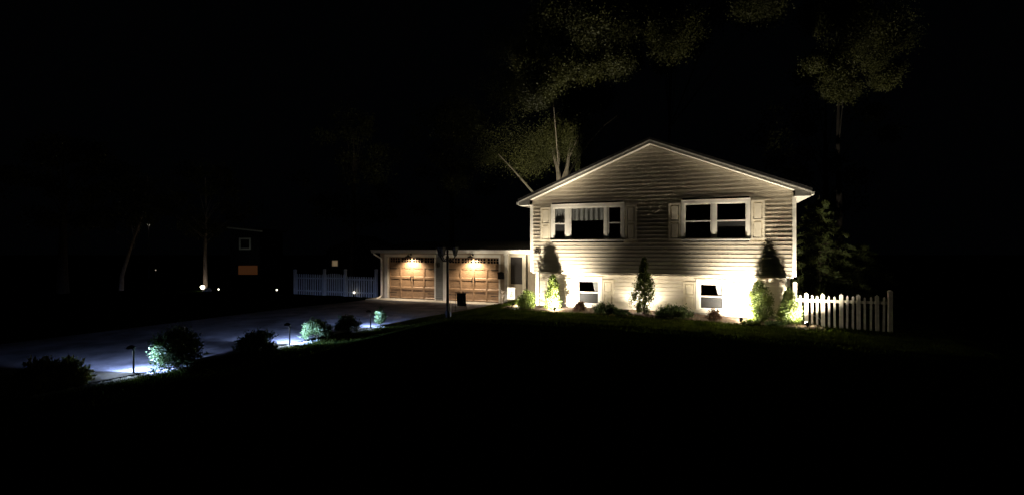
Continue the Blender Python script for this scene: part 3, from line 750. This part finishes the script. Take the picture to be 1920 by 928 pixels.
# ------------------------------------------------------------------ driveway border: path lights, bushes, white stones
def path_light(s, b, label, rot, pw=1.0):
    t = thing('path_light', label, 'path light', W(s, b, zg(s, b)-0.01), rz=RZ+rot, group='path lights along the driveway')
    g = MB(); g.tube([(0, 0, -.05), (0, 0, .50)], 0.018, 8); g.build('pole', M['black'], t)
    g = MB(); g.tube([(0, 0, .50), (0.0, 0, .56), (-0.05, 0, .585), (-0.12, 0, .565)], [0.018, .02, .02, .02], 8); g.lathe([(0.01, .60), (0.06, .575), (0.085, .53), (0.075, .53), (0.05, .56)], (-0.09, 0, 0), 14); g.build('hood', M['black'], t, True)
    g = MB(); g.blob((-0.09, 0, .556), 0.012, 2, 5, 1); g.build('bulb', M['coolbulb'], t, True)
    lamp('light', (-0.09, 0, .538), (-0.36, 0.92, -0.12), P_PATH*pw, COOL, t, size=2.95, blend=0.2, r=0.015)
    lamp('spill', (-0.09, 0, .505), (-0.1, 0.35, -1), P_PATH*pw*0.07, (0.75, .88, 1), t, size=2.9, blend=0.5, r=0.03)
    return t
path_light(-4.87, -10.29, 'nearest path light on the left by the tall dark bush', 0)
path_light(-4.32, -6.83, 'middle path light between the low dark bush and the bright green bush', 0)
path_light(-4.05, -3.85, 'farthest path light by the small pointed bush', 0, 0.45)
BG = 'bushes along the driveway'
shrub('bush', -5.35, -11.35, 0.46, 0.50, 'low wide dark bush with yellow leaves on top at the left edge', n=5000, seed=31, z=-0.28, m='goldbush', leaf=0.07, group=BG)
shrub('bush', -4.52, -9.66, 0.72, 0.33, 'tall boxy bush lit green on its left behind the nearest path light', n=6500, seed=32, z=-0.24, m='bush', leaf=0.06, group=BG, boxy=3.6)
shrub('bush', -4.02, -8.10, 0.50, 0.44, 'low dark bush with pale leaf tips before the middle path light', n=5000, seed=33, z=-0.24, m='bush', leaf=0.06, group=BG)
shrub('bush', -4.18, -6.02, 0.48, 0.36, 'round bush lit bright green right of the middle path light', n=5500, seed=34, z=-0.22, m='bush', leaf=0.05, group=BG)
shrub('bush', -4.08, -4.85, 0.44, 0.36, 'round dark bush with flecked top left of the farthest path light', n=4500, seed=35, z=-0.2, m='bush', leaf=0.05, group=BG)
shrub('bush', -3.92, -3.5, 0.46, 0.09, 'small narrow bush lit green right of the farthest path light', n=2500, seed=36, z=-0.2, m='bush', leaf=0.045, up=1.5, group=BG)
def stones():
    mb = MB(); rr = random.Random(2)
    for c, d, n in ((-10.4, 1.5, 1300), (-6.7, 0.95, 900), (-3.9, 0.7, 600)):
        for k in range(n):
            b = c+rr.uniform(-d, d*0.8); s = edge(b)+0.13+rr.uniform(-0.17, 0.17); r_ = rr.uniform(.012, .032)
            mb.blob((*(W(s, b).to_2d()), zg(s, b)-0.02+rr.uniform(0, .03)), r_, k, 2, .7)
    o = mb.build('gravel', M['gravel']); o['kind'] = 'stuff'
stones()
# white strap leaves beside the first path light
t = thing('strap_plant', 'small plant with pale arching leaves beside the nearest path light', 'plant', W(-4.62, -10.05, zg(-4.62, -10.05)-.02))
g = MB()
for k in range(7):
    a = k*0.9; g.tube([(0, 0, 0), (.05*math.cos(a), .05*math.sin(a), .12), (.14*math.cos(a), .14*math.sin(a), .13+.02*(k % 3))], [.006, .009, .002], 4, False)
g.build('leaf', M['bush'], t)

# ------------------------------------------------------------------ trees
def tree(x, y, h, label, clumps=None, limbs=None, n=9000, seed=1, leaf=0.11, trunk_r=0.22, lean=0, m='treeleaf', bark='bark', group='trees behind the house', z0=0, name='tree', spread=3.0, base=0.35, nl=2):
    t = thing(name, label, 'tree', (x, y, z0), 0, group)
    rg = np.random.default_rng(seed); rr = random.Random(seed)
    g = MB(); k = h
    g.tube([(0, 0, -0.2), (0.05*lean, 0, h*.12), (lean*.5, 0, h*.35), (lean, .1, h*.6), (lean*1.3, 0, h*.9)], [trunk_r*1.3, trunk_r, trunk_r*.8, trunk_r*.5, .03], 9)
    cl = clumps or []
    if not clumps:
        for q in range(34):
            a = rr.uniform(0, 6.28); u = rr.uniform(base, 1); R = spread*math.sin(math.pi*min(.97, .12+.85*(u-base)/(1-base)))**.7*rr.uniform(.35, 1.05)
            cl.append((R*math.cos(a), R*math.sin(a), u*h, rr.uniform(.35, .8)*spread*.33))
    P = []; n_ = n//len(cl)
    for ci, (cx, cy, cz, r_) in enumerate(cl):
        nn = int(n_*rr.uniform(.6, 1.4)); q = rg.normal(size=(nn, 3)); q /= np.linalg.norm(q, axis=1)[:, None]
        q *= (rg.uniform(0.3, 1, nn)**.5)[:, None]*r_; q[:, 2] *= .65; q += rg.normal(size=(nn, 3))*.12*r_
        # small twiglets inside the clump keep the outline ragged
        q += np.repeat(rg.normal(size=(nn//12+1, 3))*r_*.28, 12, axis=0)[:nn]
        P.append(q+np.array([cx, cy, cz]))
        zt = min(cz*.75, h*.8); tx = lean*min(1, zt/(h*.6))
        if ci % nl == 0: g.tube([(tx, 0, zt*.85), ((tx+cx)/2, cy/2, (zt*.85+cz)/2+.15), (cx, cy, cz)], [trunk_r*.16, trunk_r*.10, .012], 5, False)
    leaf_mesh('crown', M[m], t, np.concatenate(P), leaf, up=-.2, aspect=.6, seed=seed)
    for l in limbs or []: g.tube(l[0], l[1], 6, False)
    g.build('trunk', M[bark], t); return t
def at(px, py, Y): return ((px-960)/930*Y, Y, H-(py-464)/930*Y)
# big tree behind the breezeway: forked trunk and long thin branches
bx, by = 2.46, 26.0
def rel(px, py, Y): a = at(px, py, Y); return (a[0]-bx, a[1]-by, a[2])
cl = []
rr = random.Random(77)
for (px, py, r_, k, Y) in ((1080, 240, 1.0, 3, 25.5), (1040, 250, 1.0, 3, 25.5), (1060, 260, 1.0, 3, 26), (1010, 310, .8, 3, 26), (960, 270, 1.2, 2, 26), (900, 300, 1.2, 2, 26), (880, 210, 1.3, 2, 26), (1075, 300, .7, 2, 26), (860, 330, 1.0, 1, 26), (960, 90, 1.5, 2, 24),
                           (1025, 165, .55, 5, 17.6), (1000, 120, .6, 4, 17.9), (1060, 120, .6, 4, 17.4), (1100, 60, .7, 7, 17.0), (1150, 80, .7, 7, 16.9), (1160, 120, .5, 4, 16.8), (1120, 130, .5, 3, 17.2), (1040, 50, .8, 5, 18), (1180, 20, .8, 5, 17), (1120, -30, .9, 5, 18), (1235, 60, .6, 5, 16.2), (1270, 70, .6, 4, 16), (1250, 10, .8, 4, 17), (1220, 110, .4, 2, 17), (1060, 190, .6, 3, 19), (1080, -20, 1.2, 4, 21), (1000, 60, 1.2, 4, 21), (1110, 170, .8, 3, 21), (960, 180, 1.0, 3, 22)):
    for q in range(k):
        a = rel(px+rr.uniform(-25, 25.5), py+rr.uniform(-22, 22), Y+rr.uniform(-.5, .5)); cl.append((*a, r_*rr.uniform(.6, 1.05)))
limbs = [([rel(1050, 360, 26), rel(1046, 318, 26), rel(1038, 290, 26), rel(1036, 230, 26)], [.15, .11, .08, .05]),
         ([rel(1050, 350, 26), rel(1062, 325, 26), rel(1066, 295, 26), rel(1075, 240, 26)], [.15, .11, .08, .04]),
         ([rel(1054, 345, 26), rel(1080, 300, 28.5), rel(1108, 262, 31.5), rel(1132, 236, 34), rel(1156, 218, 36)], [.09, .075, .065, .05, .03]),
         ([rel(1078, 290, 29), rel(1088, 252, 30.5), rel(1100, 218, 32), rel(1114, 190, 33.5)], [.06, .055, .045, .03]),
         ([rel(1030, 400, 26), rel(1000, 362, 26), rel(962, 318, 26), rel(935, 290, 26)], [.08, .06, .045, .02])]
tree(bx, by, 9, 'large forked tree with long thin branches rising behind the left slope of the roof', clumps=cl, limbs=limbs, n=230000, seed=41, nl=60, leaf=.06, trunk_r=.2, bark='limbbark')
bx2 = bx
def clumps_at(tx, ty, L, seed):
    rr = random.Random(seed); o = []
    for (px, py, r_, k, Y) in L:
        for q in range(k):
            a = at(px+rr.uniform(-22, 22), py+rr.uniform(-20, 20), Y+rr.uniform(-1.2, 1.2)); o.append((a[0]-tx, a[1]-ty, a[2], r_*rr.uniform(.5, .95)))
    return o
tree(13.2, 20.0, 11, 'tall tree with hanging yellow green foliage at the upper right of the house',
     clumps=clumps_at(13.2, 20, [(1590, 20, .8, 6, 16.5), (1610, 80, .8, 5, 16.5), (1555, 130, .5, 5, 15.6), (1530, 115, .4, 3, 15.5), (1570, 155, .4, 4, 15.6), (1650, 130, .6, 4, 17), (1600, -60, 1.2, 4, 18), (1660, 60, .8, 3, 17), (1545, 30, .6, 3, 16), (1430, 10, .6, 4, 15.5)], 5), n=90000, seed=42, bark='darkbark', leaf=.055, trunk_r=.14, nl=70)
tree(10.5, 33.0, 15, 'high dark tree whose crown fills the top behind the ridge',
     clumps=clumps_at(10.5, 33, [(1250, 40, 1.8, 5, 32), (1290, 80, 1.2, 3, 32), (1420, 10, 1.5, 4, 33), (1350, 30, 1.6, 3, 34), (1270, -40, 2, 4, 33), (1240, 70, 1.0, 3, 31)], 6), n=14000, seed=43, leaf=.15)
tree(-24.0, 26.5, 8, 'round crowned tree faintly seen at the left edge', n=12000, seed=44, leaf=.14, group=None, spread=3.2, base=.45)
tree(-4.5, 37, 13, 'tall dark tree behind the right end of the garage', n=9000, seed=45, leaf=.16, spread=4)
tree(-11.5, 36, 12, 'tall dark tree behind the left garage door', n=9000, seed=46, leaf=.16, spread=4)
tree(19, 30, 13, 'tall dark tree beyond the right picket fence', n=8000, seed=47, leaf=.16, spread=4)
tree(-23.1, 29.3, 7.5, 'slim leaning pale trunked tree on the neighbouring lawn', n=5000, seed=48, leaf=.14, trunk_r=.11, lean=1.2, bark='palebark', group='trees on the neighbouring lawn', z0=-.3, spread=2.6, base=.5)
tree(-18.55, 30.0, 7.5, 'straight pale trunked tree above the bright garden lamp', n=7000, seed=49, leaf=.14, trunk_r=.11, bark='palebark', group='trees on the neighbouring lawn', z0=-.3, spread=2.8, base=.45)
# pine behind the right corner
def pine(x, y, h, label, seed, n=9000, r=1.9):
    t = thing('pine_tree', label, 'pine tree', (x, y, -.1), 0)
    rr = random.Random(seed); rg = np.random.default_rng(seed); g = MB(); P = []; Dd = []
    g.tube([(0, 0, -.1), (0, 0, h)], [.12, .02], 7)
    nb = 46
    for k in range(nb):
        z = .35+(h-.5)*(k/nb); L = r*(1-k/nb)**.8+.15; a = k*2.4+rr.uniform(-.3, .3)
        d = np.array([math.cos(a), math.sin(a), 0]); tip = d*L+np.array([0, 0, z-.10*L]); mid = d*L*.5+np.array([0, 0, z+.06*L])
        g.tube([(0, 0, z), tuple(mid), tuple(tip)], [.025, .016, .006], 5, False)
        m_ = n//nb; u = rg.uniform(.12, 1.05, m_)[:, None]
        p = (1-u)*np.array([0, 0, z])+u*tip+(u*(1-u)*4*.08*L)*np.array([0, 0, 1])
        wv = rg.normal(size=(m_, 3))*(.13*L*(1.15-u))+0; wv[:, 2] *= .45
        P.append(p+wv); Dd.append(np.repeat(d[None, :]*.9, m_, 0))
    leaf_mesh('crown', M['pineleaf'], t, np.concatenate(P), .11, up=.15, aspect=.22, seed=seed, outward=np.concatenate(Dd))
    g.build('trunk', M['bark'], t); return t
pine(10.9, 17.6, 4.2, 'bushy pine tree behind the right corner of the house', 51, 14000, 1.7)
pine(13.0, 18.6, 2.6, 'shorter dim pine beyond the middle of the right picket fence', 52, 8000, 1.5)

# ------------------------------------------------------------------ far neighbourhood
nh = thing('neighbour_house', 'distant dark house with pale eave line square window and orange lit opening', 'house', (-25.0, 44, -.2), 0.12)
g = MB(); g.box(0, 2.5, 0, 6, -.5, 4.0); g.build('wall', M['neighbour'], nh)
g = MB(); g.prism([(-.35, 4.30), (2.85, 3.95), (2.85, 4.10), (-.35, 4.45)], -.35, 6.3); g.build('roof', M['roof'], nh)
g = MB(); g.prism([(-.35, 4.14), (2.85, 3.80), (2.85, 3.94), (-.35, 4.28)], -.38, -.33); g.build('fascia', M['nt'] if 'nt' in M else M['trim'], nh)
g = MB(); X0, X1, Z0, Z1 = .75, 1.75, 2.25, 3.3
g.box(X0, X1, -.06, -.001, Z1-.14, Z1); g.box(X0, X1, -.06, -.001, Z0, Z0+.14); g.box(X0, X0+.14, -.06, -.001, Z0+.14, Z1-.14); g.box(X1-.14, X1, -.06, -.001, Z0+.14, Z1-.14)
wi = g.build('window', M['trim'], nh); g = MB(); g.box(X0+.14, X1-.14, -.02, -.002, Z0+.14, Z1-.14); g.build('pane', M['dark2'], wi)
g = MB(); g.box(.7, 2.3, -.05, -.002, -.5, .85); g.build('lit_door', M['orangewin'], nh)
l = bpy.data.lights.new('eave_fill_light', 'POINT'); l.energy = 3; l.color = (.85, .95, .8); l.shadow_soft_size = .05  # unseen fill lamp without a fixture, added to brighten eave and window frame
lo = bpy.data.objects.new('eave_fill_light', l); col.objects.link(lo); lo.parent = nh; lo.location = (1.9, -2.0, 2.0)

fh = thing('distant_house', 'far dark house with one small warm lit window seen above the left picket fence', 'house', (-19.5, 52, -.3), 0)
g = MB(); g.box(0, 7, 0, 6, -.3, 2.2); g.build('wall', M['neighbour'], fh)
g = MB(); g.prism([(-.3, 2.2), (7.3, 2.2), (3.5, 3.8)], -.3, 6.3); g.build('roof', M['roof'], fh)
g = MB(); wx = (622-960)/930*52+19.5; g.box(wx, wx+.7, -.04, -.002, .55, 1.25); f = g.build('window', M['trim'], fh)
g = MB(); g.box(wx+.08, wx+.62, -.06, -.041, .62, 1.18); g.build('pane', M['warmwin'], f)

def garden_lamp(px, py, Y, r_, label, m, power=0, h=.3):
    x, y, z = at(px, py, Y)
    t = thing('garden_lamp', label, 'garden lamp', (x, y, z-h), 0, 'distant garden lamps')
    g = MB(); g.tube([(0, 0, -.1), (0, 0, h-r_*.8)], .02, 6); g.build('stake', M['black'], t)
    g = MB(); g.blob((0, 0, h), r_, 3, 6, 1); g.build('globe', m, t, True)
    if power:
        l = bpy.data.lights.new('light', 'POINT'); l.energy = power; l.color = (1, .78, .66); l.shadow_soft_size = .08
        lo = bpy.data.objects.new('light', l); col.objects.link(lo); lo.parent = t; lo.location = (.0, -r_-.12, h+.05)
garden_lamp(380, 538, 29.3, .11, 'bright round garden lamp at the foot of the pale trunk on the left', M['farlamp'], 3.5, .35)
garden_lamp(410, 542, 29.6, .05, 'tiny garden lamp right of the bright round lamp', M['fardot'])
garden_lamp(519, 543, 27.5, .05, 'tiny garden lamp left of the left picket fence', M['fardot'])
garden_lamp(664, 548, 25.6, .06, 'small garden lamp glowing behind the pickets of the left fence', M['fardot'])
garden_lamp(279, 421, 34, .08, 'small high lamp among leaves on the left', M['fardot'], 8, 3.6)
garden_lamp(292, 506, 36, .045, 'faintest small lamp between the two pale trunks', M['faintdot'])

x, y, z = at(389, 546, 29.0)
g = MB(); g.blob((0, 0, 0), .24, 8, 7, .8); o = g.build('boulder', M['gravel'], None, True); o.location = (x, y, z+.02); tag(o, 'pale boulder glowing beside the bright round garden lamp', 'boulder')
